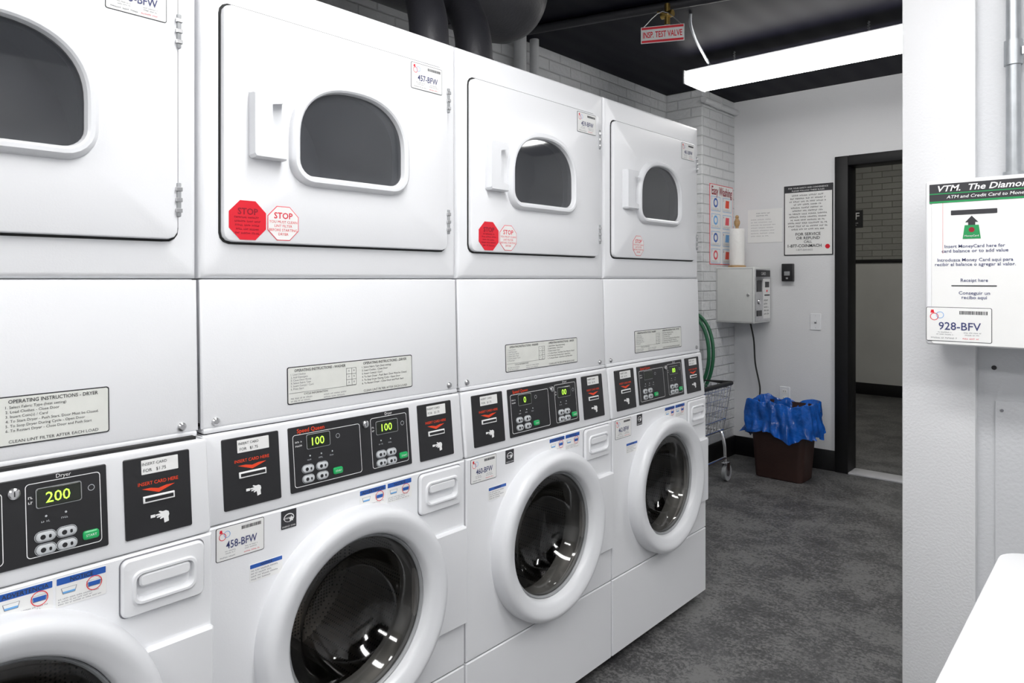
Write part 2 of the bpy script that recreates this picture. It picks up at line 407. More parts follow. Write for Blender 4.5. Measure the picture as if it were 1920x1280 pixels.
for i,t in enumerate(['1. Load Clothes','2. Add Detergent','3. Close Door Firmly','4. Select Fabric Type','5. Insert Coin(s) / Card','6. Press Start']):
    mb.text(F,t,.194,-.2065-i*.0062,.0058,'inkg',.0021,align='L')
for i,t in enumerate(['1. Select Fabric Type (heat setting)','2. Load Clothes - Close Door','3. Insert Coin(s) / Card','4. To Start Dryer - Push Start. Door Must be Closed.','5. To Stop Dryer During Cycle - Open Door','6. To Restart Dryer - Close Door and Push Start']):
    mb.text(F,t,.378,-.2075-i*.0075,.0062,'ink',.0021,align='L')
mb.text(F,'CLEAN LINT FILTER AFTER EACH LOAD',.447,-.2625,.007,'ink',.0021,fit=.13)
mb.pr(F,.19,.362,-.2465,-.2460,'ink',.0018,.0021,.0001)
mb.text(F,'CYCLE INFORMATION',.255,-.2505,.006,'ink',.0021)
mb.words(F,.194,.262,-.267,-.255,2,'inkg',.0021); mb.words(F,.275,.345,-.267,-.255,2,'inkg',.0021)
for x in (.335,.350,.362): mb.pr(F,x-.0003,x+.0003,-.245,-.206,'ink',.0018,.0021,.0001)
for z in (-.206,-.219,-.232,-.245): mb.pr(F,.335,.362,z-.0003,z+.0003,'ink',.0018,.0021,.0001)
for z in (-.212,-.225,-.238): mb.text(F,'A',.342,z,.006,'inkg',.0021); mb.text(F,'B',.356,z,.006,'inkg',.0021)
P(mb,'instruction_plate',lower,'silver plate with printed operating instructions')

mb=MB()
rr_=lambda w,h,r:raypoly(rrect(.3455,.310,w,h,r,8),WCX,WCZ,ANG)
hole2=raypoly(dshape(.142,.220,.420,WCX,rb=.034),WCX,WCZ,ANG)
mb.loft(FX,[(rr_(.612,.482,.022),.0002),(rr_(.612,.482,.022),.0012),(rr_(.600,.470,.018),.0012)],'gap',cap=False)  # dark loop painted as the shadow gap around the door
mb.loft(FX,[(rr_(.603,.473,.019),.0005),(rr_(.603,.473,.019),.010),(rr_(.600,.470,.0175),.013),(rr_(.595,.465,.015),.014),(hole2,.014),(hole2,.0005)],'enamel',cap=False)
ddoor=P(mb,'dryer_door',proto)
mb=MB()
L=[]
for g,d in ((.0,.014),(.001,.020),(.004,.026),(.009,.030),(.016,.030),(.020,.027),(.022,.020),(.0235,.013)):
    L.append((dshape(.1625-g,.200+g,.440-g,.348,rb=.055-g),d))
mb.loft(FX,L,'ringp',cap=False)
P(mb,'window_frame',ddoor,'raised white D-shaped window frame')
mb=MB()
dg_=dshape(.1395,.223,.417,.348,rb=.032)
mb.loft(FX,[([(WCX+(x-WCX)*f,WCZ+(z-WCZ)*f) for x,z in dg_],.0165+.003*(1-f*f)) for f in (1,.9,.75,.6,.45,.3,.15,.05)],'dglass')
P(mb,'window_glass',ddoor,'dark grey tinted glass')
mb=MB()
a,b=.096,.169; z0,z1=.245,.383
o=[(a+.004,z0),(b,z0),(b,z0+.016),(a+.040,z0+.024),(a+.040,z1-.024),(b,z1-.016),(b,z1),(a+.004,z1),(a,z1-.006),(a,z0+.006)]
cx=(a+b)/2; cz=(z0+z1)/2
ins=lambda q,f:[(cx+(x-cx)*f,cz+(z-cz)*f) for x,z in q]
mb.plate(FX,cx,cz,b-a,z1-z0,.006,.013,.019,'ringp',.002)
mb.loft(FX,[(o,.018),(ins(o,.99),.034),(ins(o,.955),.038)],'ringp')
P(mb,'door_handle',ddoor,'white plastic pull handle')
for z in (.465,.148):
    mb=MB(); mb.box(.006,.018,.643,.651,H+z-.032,H+z+.032,'greyp',.002,2)
    for k in (-.02,0,.02): mb.box(.012,.0195,.641,.653,H+z+k-.004,H+z+k+.004,'steel',.001,1)
    P(mb,'door_hinge',ddoor,'grey metal hinge')

mb=MB()
co=lambda b,d:(rrect(.345,-.3915,.684-2*b,.173-2*b,.006),d)
mb.loft(FCON,[co(0,-.06),co(0,-.004),co(.002,-.001),co(.004,0)],'plast',cap0=True)
P(mb,'console_housing',proto,'sloped white console housing')
def hand(mb,F,u,v,s,d):
    pts=[(.15,-1.3),(.85,-1.15),(.80,-.45),(.95,-.05),(.85,.40),(.45,.62),(-.05,.55),(-.55,.75),(-.70,.60),(-.35,.33),(-1.15,.28),(-1.2,.08),(-.45,.02),(-1.0,-.12),(-.98,-.30),(-.25,-.22),(-.55,-.45),(-.45,-.60),(.05,-.45)]
    mb.poly(F,[(u+x*s,v+y*s) for x,y in pts],d-.0004,d,'wht')
    mb.poly(F,[(u+x*s,v+y*s) for x,y in [(-1.95,-.10),(-1.25,-.10),(-1.25,.35),(-1.95,.35)]],d-.0004,d,'wht')
def card(u0,u1):
    c=(u0+u1)/2; w=(u1-u0)/.122
    mb=MB(); F=FCON
    mb.plate(F,c,-.387,u1-u0,.138,.003,0,.003,'black',.001)
    mb.pr(F,c-.030*w,c+.038*w,-.3485,-.3235,'paper',.003,.0037,.001)
    mb.text(F,'INSERT CARD',c-.006*w,-.3305,.007,'ink',.0041); mb.text(F,'FOR   $1.75',c-.006*w,-.3415,.008,'ink',.0041)
    mb.text(F,'INSERT CARD HERE',c,-.3645,.0085,'orange',.0036,fit=.074*w,bold=.01)
    mb.poly(F,[(c,-.3835),(c+.030*w,-.3735),(c+.014*w,-.3735),(c,-.3765),(c-.014*w,-.3735),(c-.030*w,-.3735)],.003,.0036,'orange')
    hand(mb,F,c+.006,-.425,.011,.0036)
    o=P(mb,'card_reader',proto,'black card reader plate with insert card graphics')
    m2=MB(); m2.plate(F,c,-.3925,.058*w,.012,.001,.003,.0055,'wht',.001); m2.pr(F,c-.026*w,c+.026*w,-.3955,-.3895,'black',.0055,.006,.0005)
    P(m2,'card_slot',o)
    return o
card(.037,.159); card(.537,.651)
mb=MB(); F=FCON
mb.plate(F,.3455,-.386,.329,.136,.003,0,.003,'black',.001)
for (a_,b_,c_,d_) in ((.190,.362,-.444,-.334),(.392,.500,-.444,-.328)):
    o_=rrect((a_+b_)/2,(c_+d_)/2,b_-a_,d_-c_,.006); i_=rrect((a_+b_)/2,(c_+d_)/2,b_-a_-.0024,d_-c_-.0024,.005)
    mb.outline(F,o_,i_,.0034,'wht')
mb.text(F,'Speed Queen',.235,-.3265,.0125,'orange',.0036,bold=.012)
mb.text(F,'Dryer',.446,-.3225,.009,'wht',.0036)
for c0 in (.25,.44):
    for k in range(3 if c0<.3 else 2):
        u=c0-.02+k*.028; mb.loft(F,[(circ(u,-.383,.0018,8),.003),(circ(u,-.383,.0015,8),.0038)],'btn')
        mb.words(F,u-.007,u+.007,-.394,-.388,1,'btn',.0034)
    mb.outline(F,circ(c0+.052 if c0<.3 else .486,-.352,.0052,18),circ(c0+.052 if c0<.3 else .486,-.352,.0042,18),.0036,'btn')
mb.words(F,.196,.214,-.362,-.346,2,'wht',.0034); mb.words(F,.396,.404,-.362,-.346,2,'wht',.0034)
panel=P(mb,'control_panel',proto,'black control panel with display and buttons')
for u,v in ((.223,-.409),(.258,-.409),(.223,-.430),(.258,-.430),(.418,-.414),(.448,-.414),(.418,-.434),(.448,-.434)):
    mb=MB(); mb.loft(F,[(rrect(u,v,.027,.0145,.007),.003),(rrect(u,v,.027,.0145,.007),.006),(rrect(u,v,.023,.0105,.005),.0072)],'btn')
    mb.outline(F,rrect(u,v,.0305,.018,.009),rrect(u,v,.0288,.0163,.008),.0036,'btn')
    mb.loft(F,[(rrect(u-.004,v,.008,.008,.004),.007),(rrect(u-.004,v,.007,.007,.004),.0076)],'black')
    mb.loft(F,[(rrect(u+.006,v,.004,.006,.002),.007),(rrect(u+.006,v,.0035,.0055,.002),.0076)],'black')
    P(mb,'selector_button',panel,'grey oval selector button')
for u,v in ((.297,-.427),(.483,-.428)):
    mb=MB(); mb.loft(F,[(rrect(u,v,.024,.014,.004),.003),(rrect(u,v,.024,.014,.004),.006),(rrect(u,v,.020,.010,.003),.0075)],'green')
    mb.text(F,'START',u,v,.0055,'wht',.0079)
    P(mb,'start_button',panel,'green start button')
mb=MB(); mb.loft(F,[(circ(.377,-.338,.0085,20),.003),(circ(.377,-.338,.0085,20),.008),(circ(.377,-.338,.006,20),.010)],'steel'); mb.pr(F,.3762,.3778,-.342,-.334,'black',.010,.0104,.0005)
P(mb,'key_lock',panel,'round steel key lock')

CX,CZW=.344,-.765
mb=MB()
def ropen(x0,x1,y0,y1,cx,cy,r,n=72):
    ang=[2*math.pi*i/n for i in range(n)]
    cor=[math.atan2(y-cy,x-cx)%(2*math.pi) for x in (x0,x1) for y in (y0,y1)]
    for c in cor:
        j=min(range(n),key=lambda i:abs(((ang[i]-c+math.pi)%(2*math.pi))-math.pi)); ang[j]=c
    outp=[];inp=[]
    for a in ang:
        c,s=math.cos(a),math.sin(a); t=1e9
        if c>1e-9:t=min(t,(x1-cx)/c)
        if c<-1e-9:t=min(t,(x0-cx)/c)
        if s>1e-9:t=min(t,(y1-cy)/s)
        if s<-1e-9:t=min(t,(y0-cy)/s)
        outp.append((cx+c*t,cy+s*t)); inp.append((cx+c*r,cy+s*r))
    return outp,inp
o_,i_=ropen(.003,.687,-1.018,-.480,CX,CZW,.195)
sc=lambda pts,b:[(min(max(x,.003+b),.687-b),min(max(z,-1.018+b),-.480-b)) for x,z in pts]
mb.loft(FW,[(o_,-.03),(o_,-.003),(sc(o_,.003),0),(i_,0),(i_,-.02)],'enamel',cap=False)
zt=H-.305
for (x0,x1,y0,y1,za,zb) in ((-.66,.01,.004,.014,.03,zt),(-.66,.01,.676,.686,.03,zt),(-.66,-.65,.014,.676,.03,zt),(-.65,-.05,.014,.676,zt-.01,zt),(-.65,.0,.014,.676,.03,.04)):
    mb.box(x0,x1,y0,y1,za,zb,'enamel')
mb.box(-.64,-.02,.03,.66,0,.03,'gap')
mb.box(-.45,.004,.02,.67,H-.484,H-.30,'gap')
P(mb,'washer_cabinet',proto)
mb=MB(); mb.plate(FW,.345,-1.150,.684,.258,.003,-.03,.0,'enamel',.003)
P(mb,'washer_base_panel',proto,'white lower access panel')
mb=MB()
mb.loft(FW,[(rrect(.597,-.778,.178,.255,.004),-.002),(rrect(.597,-.778,.178,.255,.004),.008),(rrect(.597,-.778,.170,.247,.003),.013)],'plast')
P(mb,'door_side_cover',proto,'raised white cover beside the washer door')
mb=MB(); F=FW
mb.loft(F,[(circ(CX,CZW,.195,72),-.02),(circ(CX,CZW,.185,72),-.03),(circ(CX,CZW,.178,72),-.05),(circ(CX,CZW,.182,72),-.07)],'greyp',cap=False)
mb.loft(F,[(circ(CX,CZW,.182,72),-.07),(circ(CX,CZW,.25,72),-.09),(circ(CX,CZW,.25,72),-.38),(circ(CX,CZW,.23,72),-.40),(circ(CX,CZW,.06,72),-.39)],'drum')
for k in range(3):
    a=math.radians(40+120*k); c,s=math.cos(a),math.sin(a)
    def q(r,t): return (CX+c*r-s*t,CZW+s*r+c*t)
    mb.loft(F,[([q(.25,-.035),q(.25,.035),q(.19,.012),q(.19,-.012)][::-1],-.385),([q(.25,-.035),q(.25,.035),q(.195,.012),q(.195,-.012)][::-1],-.10)],'steel')
P(mb,'washer_drum',proto,'dark perforated steel drum')
mb=MB()
prof=[(.248,.0),(.248,.024),(.2468,.034),(.243,.042),(.238,.047),(.232,.0495),(.225,.0505),(.213,.047),(.201,.0425),(.193,.039),(.188,.034),(.1845,.022),(.1825,.008)]
mb.loft(FW,[(circ(CX,CZW,r,96),d) for r,d in prof],'ringp',cap=False)
wdoor=P(mb,'washer_door',proto,'round white washer door ring')
mb=MB()
mb.loft(FW,[(circ(CX,CZW,r,96),d) for r,d in ((.1830,.018),(.180,.021),(.176,.016),(.173,.0))],'greyp',cap=False)
P(mb,'door_seal',wdoor,'grey inner seal ring')
mb=MB()
mb.loft(FW,[(circ(CX,CZW,r,96),d) for r,d in ((.177,.013),(.168,.017),(.153,.018),(.144,.009),(.135,-.012),(.120,-.040),(.10,-.058),(.07,-.070),(.03,-.075))],'glass')
P(mb,'door_glass',wdoor,'dark curved glass bowl')
mb=MB(); F=FW
c0,c1=.598,-.536
mb.loft(F,[(rrect(c0,c1,.142,.100,.012),-.01),(rrect(c0,c1,.142,.100,.012),.005),(rrect(c0,c1,.136,.094,.010),.009),
 (rrect(c0,c1-.001,.112,.060,.016),.010),(rrect(c0,c1-.001,.108,.056,.015),.014),(rrect(c0,c1-.001,.100,.048,.013),.014),(rrect(c0,c1-.001,.094,.042,.012),.004),(rrect(c0,c1-.003,.09,.036,.010),.001)],'plast')
dr=P(mb,'detergent_drawer',proto,'white detergent dispenser drawer')
mb=MB(); mb.plate(F,c0,c1+.010,.088,.022,.008,.001,.013,'plast',.003)
P(mb,'drawer_pull',dr)
mb=MB(); mb.outline(F,rrect(c0,c1,.1465,.1045,.013),rrect(c0,c1,.141,.099,.012),.0004,'inkg')
P(mb,'drawer_gap',dr)
def notice(name,u0,u1,v0,v1,title,pics):
    mb=MB(); F=FW
    mb.pr(F,u0,u1,v0,v1,'paper',.0001,.0007,.001); h=(v1-v0)
    mb.pr(F,u0+.001,u1-.001,v1-h*.24,v1-.0005,'blue',.0006,.0010,.001)
    mb.text(F,title,(u0+u1)/2,v1-h*.125,h*.20,'ink',.0013,bold=.01)
    if pics:
        w=(u1-u0)/2
        for k in range(2):
            c=u0+w*(k+.5); z=v1-h*.48
            mb.poly(F,[(c-.009,z-.005),(c+.009,z-.005),(c+.0115,z+.005),(c-.0115,z+.005)],.0007,.0010,'inkg')
            mb.poly(F,[(c-.008,z-.004),(c+.008,z-.004),(c+.0105,z+.0045),(c-.0105,z+.0045)],.0009,.0012,'paper')
            mb.poly(F,[(c-.008,z-.004),(c+.008,z-.004),(c+.0095,z+(.003 if k else -.001)),(c-.0095,z+(.003 if k else -.001))],.0011,.0014,'blue' if k else 'lblue')
            if k: mb.outline(F,circ(c,z,.012,20),circ(c,z,.0108,20),.0016,'red')
        mb.words(F,u0+.003,u1-.003,v0+.002,v0+h*.30,3,'inkg',.0011)
    else: mb.words(F,u0+.003,u1-.003,v0+.002,v1-h*.30,4,'inkg',.0011)
    return P(mb,name,proto,'white safety sticker with blue header')
notice('notice_sticker',.352,.427,-.533,-.486,'ADVERTENCIA',True)
notice('notice_sticker',.431,.505,-.533,-.486,'NOTICE',True)
notice('notice_sticker',.087,.159,-.609,-.574,'NOTICE',False)
mb=MB(); F=FW
mb.pr(F,.156,.191,-.522,-.484,'ink',.0001,.0009,.001)
mb.outline(F,[(.1735+.012*math.cos(a),-.500+.009*math.sin(a)) for a in [2*math.pi*i/24 for i in range(24)]],[(.1735+.0105*math.cos(a),-.5005+.0075*math.sin(a)) for a in [2*math.pi*i/24 for i in range(24)]],.0012,'wht')
sp_=[]
for i in range(10):
    a=math.pi/2+i*math.pi/5; r=.0065 if i%2==0 else .0028; sp_.append((.179+r*math.cos(a),-.503+r*math.sin(a)))
mb.poly(F,sp_,.0009,.0013,'wht'); mb.text(F,'energy',.171,-.4995,.008,'wht',.0014,shear=.2); mb.text(F,'ENERGY STAR',.1735,-.5175,.0048,'wht',.0013)
P(mb,'energy_sticker',proto,'black square energy rating sticker')

# -------- copies
def kids(o): return [c for c in bpy.data.objects if c.parent==o]
def copy_tree(o,parent=None):
    n=o.copy(); scene.collection.objects.link(n); n.parent=parent
    for c in kids(o): copy_tree(c,n)
    return n
units=[proto]
for i,(y0,lab) in enumerate(((-.087,'white stacked dryer over front-load washer, display reading 200'),(1.293,'white stacked dryer over front-load washer, numbered 459 and 460'),(1.983,'white stacked dryer over washer at the end of the row'))):
    n=copy_tree(proto); n.location=(-1.70,y0+.345,0); n['label']=lab; units.append(n)
def child(u,name): return [c for c in kids(u) if c.name.split('.')[0]==name][0]
def idtag(F,u,v,w,h,t):
    mb=MB()
    mb.plate(F,u,v,w,h,.004,.0001,.0008,'ink',.0002); mb.plate(F,u,v,w-.0024,h-.0024,.003,.0003,.0012,'paper',.0002)
    mb.outline(F,circ(u-w*.37,v+h*.22,h*.11,20),circ(u-w*.37,v+h*.22,h*.09,20),.0016,'pink')
    mb.outline(F,circ(u-w*.28,v+h*.27,h*.10,20),circ(u-w*.28,v+h*.27,h*.085,20),.0016,'lblue')
    mb.poly(F,[(u-w*.43,v+h*.33),(u-w*.37,v+h*.33),(u-w*.38,v+h*.42),(u-w*.42,v+h*.42)],.0012,.0016,'red')
    x=u+w*.02
    while x<u+w*.42:
        ww=random.uniform(.0006,.002)*w/.1; mb.pr(F,x,x+ww,v+h*.30,v+h*.40,'ink',.0012,.0016,.0001); x+=ww+.0009*w/.1
    mb.text(F,t,u+w*.02,v-h*.045,h*.32,'navy',.0018,fit=w*.64,bold=.008)
    mb.words(F,u-w*.36,u-w*.05,v-h*.33,v-h*.20,2,'inkg',.0016,centre=True); mb.words(F,u+w*.06,u+w*.38,v-h*.33,v-h*.20,2,'inkg',.0016,centre=True)
    mb.words(F,u-w*.42,u+w*.05,v-h*.44,v-h*.36,1,'inkg',.0016); mb.words(F,u+w*.07,u+w*.42,v-h*.44,v-h*.36,1,'pink',.0016)
    return mb
FD=lambda u,v,d: FX(u,v,d+.014)
def stop(u,v,r,filled):
    mb=MB()
    if filled:
        mb.poly(FD,octa(u,v,r),.0001,.0008,'red'); mb.text(FD,'STOP',u,v+r*.42,r*.42,'dred',.0012,bold=.02); mb.words(FD,u-r*.68,u+r*.68,v-r*.7,v+r*.22,5,'dred',.0012,centre=True)
    else:
        mb.poly(FD,octa(u,v,r),.0001,.0006,'pink'); mb.poly(FD,octa(u,v,r*.955),.0003,.0009,'paper')
        mb.text(FD,'STOP',u,v+r*.42,r*.46,'red',.0012,bold=.015)
        for i,t in enumerate(['YOU MUST CLEAN','LINT FILTER','BEFORE STARTING','DRYER']): mb.text(FD,t,u,v+r*.08-i*r*.22,r*.2,'red',.0012)
    return mb
ids=[('457-BFW','458-BFW'),('455-BFW','456-BFW'),('459-BFW','460-BFW'),('461-BFW','462-BFW')]
disps=[('100','100'),('','200'),('0','00'),('','00')]
for k,u in enumerate(units):
    dd=child(u,'dryer_door')
    P(idtag(FD,.573,.507,.104,.066,ids[k][0]),'number_sticker',dd,'white sticker with machine number '+ids[k][0][:3])
    P(idtag(FW,.068,-.5165,.100,.066,ids[k][1]),'number_sticker',u,'white sticker with machine number '+ids[k][1][:3])
    pn=child(u,'control_panel'); F=FCON
    for (a_,b_),t in zip(((.2235,.280),(.4075,.470)),disps[k]):
        mb=MB(); mb.plate(F,(a_+b_)/2,-.353,b_-a_,.029,.003,.003,.006,'lcd',.001)
        mb.outline(F,rrect((a_+b_)/2,-.353,b_-a_+.003,.032,.004),rrect((a_+b_)/2,-.353,b_-a_,.029,.003),.0045,'greyp')
        if t: mb.text(F,t,(a_+b_)/2-.002,-.353,.024,'led',.0064,bold=.005)
        P(mb,'digital_display',pn,'dark display with glowing yellow-green digits' if t else 'dark unlit display')
for k,a,b in [(0,.094,.173),(2,.110,.190)]:
    dd=child(units[k],'dryer_door')
    P(stop(a,.118,.043,True),'stop_sticker',dd,'red octagonal stop sticker'); P(stop(b,.116,.039,False),'stop_sticker',dd,'white octagonal stop sticker with red outline')
P(stop(.20,.118,.039,False),'stop_sticker',child(units[3],'dryer_door'),'white octagonal stop sticker with red outline')
for c in kids(units[1]):
    if not c.name.startswith('dryer'): c.location.x+=.022; c.location.y+=.004

# ------------------------------------------------------------------ ducts and pipes
e=empty('exhaust_duct',(-1.86,1.0,2.24),'large dark exhaust duct with vent elbows above the dryers','duct')
mb=MB()
mb.tube([(0,y-1.0,.19) for y in (-2.28,2.00,2.06,2.11,2.145,2.165)],[.19,.19,.18,.155,.11,.045],'duct',n=48)
for y in (-1,.2,1.0,1.75): mb.tube([(0,y-1.015,.19),(0,y-.985,.19)],.194,'duct',n=48)
mb.obj('duct_body',e,angle=40)
for y in (.25,.95,1.46,1.66):
    mb=MB(); y-=1.0
    mb.tube([(.20,y,1.942-2.24),(.20,y,2.06-2.24),(.17,y+.02,2.15-2.24),(.11,y+.05,2.24-2.24),(.07,y+.06,.05)],.062,'duct',n=24,smooth=5)
    mb.tube([(.20,y,2.02-2.24),(.20,y,2.045-2.24)],.068,'duct',n=24)
    mb.obj('vent_elbow',e,label='dark dryer vent elbow rising from a dryer top',angle=40)
for y,r in ((2.84,.035),(2.96,.026)):
    mb=MB(); mb.tube([(-2.49,y,.0),(-2.49,y,CZ)],r,'paintpipe',n=20); mb.tube([(-2.49,y,2.2),(-2.49,y,2.26)],r*1.25,'paintpipe',n=20)
    mb.obj('wall_pipe',label='white painted vertical pipe on the brick wall',category='pipe',angle=40)['group']='pipes on brick wall'
mb=MB(); mb.tube([(-2.235,4.47,2.55),(-2.235,5.0,2.55)],.022,'paintpipe',n=16); mb.tube([(-2.235,4.7,2.55),(-2.235,4.72,2.55)],.028,'paintpipe',n=16)
mb.box(-2.262,-2.24,4.6,4.63,2.53,2.57,'paintpipe')
mb.obj('wall_conduit',label='painted conduit along the pilaster top',category='pipe',angle=40)
vx,vy=-1.66,2.95
e=empty('sprinkler_pipe',(vx,vy,CZ-.022),'dark sprinkler pipe under the ceiling with brass test valve','pipe')
mb=MB()
mb.tube([(-2.5-vx,2.75-vy,0),(-1.2-vx,3.10-vy,0)],.022,'duct',n=14)
mb.obj('pipe_run',e,angle=40)
mb=MB()
mb.tube([(0,0,0),(0,0,-.10)],.013,'brass',n=12); mb.tube([(-.03,0,-.05),(.03,0,-.05)],.017,'brass',n=12)
mb.tube([(-.045,-.01,-.03),(.02,-.03,-.06)],.005,'brass',n=8); mb.tube([(0,0,-.09),(0,0,-.175)],.008,'blue',n=8)
mb.obj('test_valve',e,label='small brass valve with blue drain tube',angle=40)
mb=MB(); mb.tube([(-2.5,2.2,CZ-.014),(-1.9,2.6,CZ-.014),(-1.4,2.72,CZ-.014),(-.9,2.76,CZ-.014)],.013,'fixt',n=10,smooth=6)
mb.obj('ceiling_conduit',label='grey conduit curving along the dark ceiling',category='pipe',angle=40)
e=empty('valve_sign',(vx,vy-.045,2.50),'small white and red inspection test valve sign hanging by chain','sign')
rz=math.radians(26)
def FS(u,v,d): 
    c,s=math.cos(rz),math.sin(rz); return Vector((u*c+d*s,u*s-d*c,v))
mb=MB(); mb.plate(FS,0,-.04,.20,.078,.003,-.001,.001,'paper',.0003)
mb.pr(FS,-.096,.096,-.0145,-.004,'red',.001,.0014); mb.pr(FS,-.096,.096,-.076,-.0655,'red',.001,.0014)
mb.text(FS,'INSP. TEST VALVE',0,-.040,.040,'red',.0016,fit=.18,bold=.02)
mb.obj('sign_plate',e)
mb=MB(); mb.tube([(-.08,-.04,-.004),(0,.0,.065),(.08,.04,-.004)],.002,'steel',n=6,smooth=4); mb.obj('sign_chain',e)
mb=MB(); mb.tube([(-1.66,3.18,CZ-.004),(-1.68,3.22,2.59),(-1.76,3.45,2.575),(-1.88,3.86,2.557)],.008,'galv',n=10,smooth=4)
mb.obj('flexible_conduit',label='thin grey electrical conduit feeding the light fixture',category='pipe',angle=50)

# ------------------------------------------------------------------ fluorescent fixture and added unseen lights
def fixture(x0,y0,label,L=1.22,W_=.27,z0=2.465,z1=2.545,lens='lens',cz=CZ):
    e=empty('seen_or_added_light',((x0+L/2),y0+W_/2,z0),label,'ceiling light','hanging fluorescent lights')
    ox,oy=-L/2,-W_/2
    mb=MB(); mb.box(ox,-ox,oy+.01,-oy-.01,z1-z0-.02,z1-z0,'fixt',.003,2)
    mb.box(ox-.006,ox+.004,oy-.002,-oy+.002,0,z1-z0,'plast',.003,2); mb.box(-ox-.004,-ox+.006,oy-.002,-oy+.002,0,z1-z0,'plast',.003,2)
    mb.obj('light_housing',e,label='grey-white metal housing with end caps')
    mb=MB()
    prof=[(oy,z1-z0-.02),(oy,.02),(oy+.012,.006),(oy+.03,0),(-oy-.03,0),(-oy-.012,.006),(-oy,.02),(-oy,z1-z0-.02)]
    vs=[(x,y,z) for x in (ox+.005,-ox-.005) for y,z in prof]; n=len(prof)
    mb.add(vs,[(i,i+1,n+i+1,n+i) for i in range(n-1)]+[tuple(range(n)),tuple(reversed(range(n,2*n)))],lens)
    mb.obj('light_lens',e,label='glowing white acrylic lens')
    for x in (ox+.25,-ox-.25):
        mb=MB(); 
        zt_=cz-z0
        mb.tube([(x,0,z1-z0-.002),(x,0,zt_)],.0035,'steel',n=6)
        z=z1-z0+.008
        while z<zt_-.01: mb.tube([(x-.006,0,z),(x+.006,0,z+.006)],.003,'steel',n=6); z+=.014
        mb.obj('hanging_chain',e)
    return e
fixture(-2.0,3.75,'long lit fluorescent fixture hanging near the brick pilaster',lens='lensv')
fixture(-1.05,.75,'added unseen fluorescent-style light above the washing machines')  # out of view, added to brighten the machine fronts evenly
fixture(-1.05,-1.2,'added unseen fluorescent-style light above the aisle')  # added behind the camera to fill the aisle with light
fixture(.35,.2,'added unseen fluorescent-style light above the folding table')  # unseen extra light, added to lift the room brightness
fixture(.1,3.6,'added unseen fluorescent-style light behind the partition')  # hidden extra light, added for brightness beyond the partition
fixture(-2.6,6.6,'added unseen dim light in the hallway',z0=2.7,z1=2.78,lens='lensh',cz=2.9)  # hidden light added so the hallway is not dark

# ------------------------------------------------------------------ back wall items
F=FYM(YB)
mb=MB()
mb.pr(F,-1.888,-1.554,.162,.656,'ink',0,.004,.003); mb.pr(F,-1.881,-1.561,.169,.649,'paper',.001,.0048,.002)
mb.pr(F,-1.881,-1.561,.606,.649,'ink',.004,.0054,.001)
mb.text(F,'FOR YOUR SAFETY AND CONVENIENCE',-1.721,.637,.014,'wht',.006,fit=.27); mb.text(F,'PLEASE FOLLOW THESE RULES',-1.721,.618,.014,'wht',.006,fit=.22)
mb.words(F,-1.86,-1.585,.335,.595,12,'ink',.006,fill=.42,centre=True)
mb.text(F,'FOR SERVICE',-1.721,.312,.028,'ink',.006,fit=.17,bold=.01); mb.text(F,'OR REFUND',-1.721,.284,.028,'ink',.006,fit=.16,bold=.01)
mb.text(F,'CALL',-1.721,.258,.024,'ink',.006,bold=.01); mb.text(F,'1-877-COINMACH',-1.745,.230,.030,'ink',.006,fit=.23,bold=.01)
mb.text(F,'1-877-264-6622',-1.745,.202,.018,'inkg',.006); mb.loft(F,[(circ(-1.590,.222,.016,18),.0048),(circ(-1.590,.222,.015,18),.006)],'red')
mb.obj('rules_sign',label='white sign with black border and laundry service rules on the wall',category='sign')
mb=MB(); mb.pr(F,-2.155,-1.903,.262,.505,'paper',-.001,.003,.001)
mb.words(F,-2.09,-1.95,.45,.485,2,'inkg',.0036,fill=.4); mb.words(F,-2.13,-1.93,.30,.44,7,'inkg',.0036,fill=.22)
mb.obj('paper_notice',label='white printed paper notice taped to the wall',category='paper')
mb=MB(); mb.box(-1.895,-1.815,YB-.035,YB,H-.02,H+.105,'black',.005,3); mb.box(-1.875,-1.835,YB-.039,YB-.034,H+.02,H+.05,'greyp',.002,2); mb.box(-1.862,-1.848,YB-.042,YB-.034,H-.005,H+.008,'steel',.002,2)
mb.obj('wall_card_reader',label='small black card reader box on the white wall',category='card reader')
e=empty('light_switch',(-1.67,YB,H-.30),'white wall light switch','light switch')
mb=MB(); G=lambda u,v,d:Vector((u,-d,v)); mb.plate(G,0,0,.072,.115,.005,0,.006,'plast',.002); mb.pr(G,-.007,.007,-.013,.013,'inkg',.006,.0065)
mb.loft(G,[(circ(0,.042,.003,10),.006),(circ(0,.042,.002,10),.007)],'steel'); mb.loft(G,[(circ(0,-.042,.003,10),.006),(circ(0,-.042,.002,10),.007)],'steel')
mb.obj('switch_plate',e)
mb=MB(); mb.box(-.005,.005,-.018,-.005,-.002,.012,'plast',.001,2); mb.obj('toggle',e)
mb=MB(); G2=lambda u,v,d:Vector((u-1.883,YB-d,v+H-.83)); mb.plate(G2,0,0,.072,.115,.005,0,.006,'plast',.002)
for z in (-.024,.024):
    mb.plate(G2,0,z,.034,.030,.008,.006,.0075,'paper',.001)
    for x in (-.007,.007): mb.pr(G2,x-.0012,x+.0012,z-.004,z+.006,'ink',.0075,.008,.0005)
mb.obj('wall_outlet',label='white electrical outlet above the bin',category='outlet')
F=FYM(HY); mb=MB(); mb.plate(F,-2.52,.68,.36,.20,.004,0,.004,'black',.001); mb.text(F,'BF',-2.43,.715,.11,'wht',.005,bold=.02); mb.words(F,-2.50,-2.36,.60,.645,2,'wht',.005)
mb.obj('hall_sign',label='small black hallway sign with white letters',category='sign')
F=FXP(-2.26); mb=MB()
mb.pr(F,4.61,4.985,.10,.675,'pink',0,.003,.002); mb.pr(F,4.615,4.98,.105,.67,'paper',.0005,.0035,.002)
PO=lambda u,v,d:F(u,v,d+.0015)
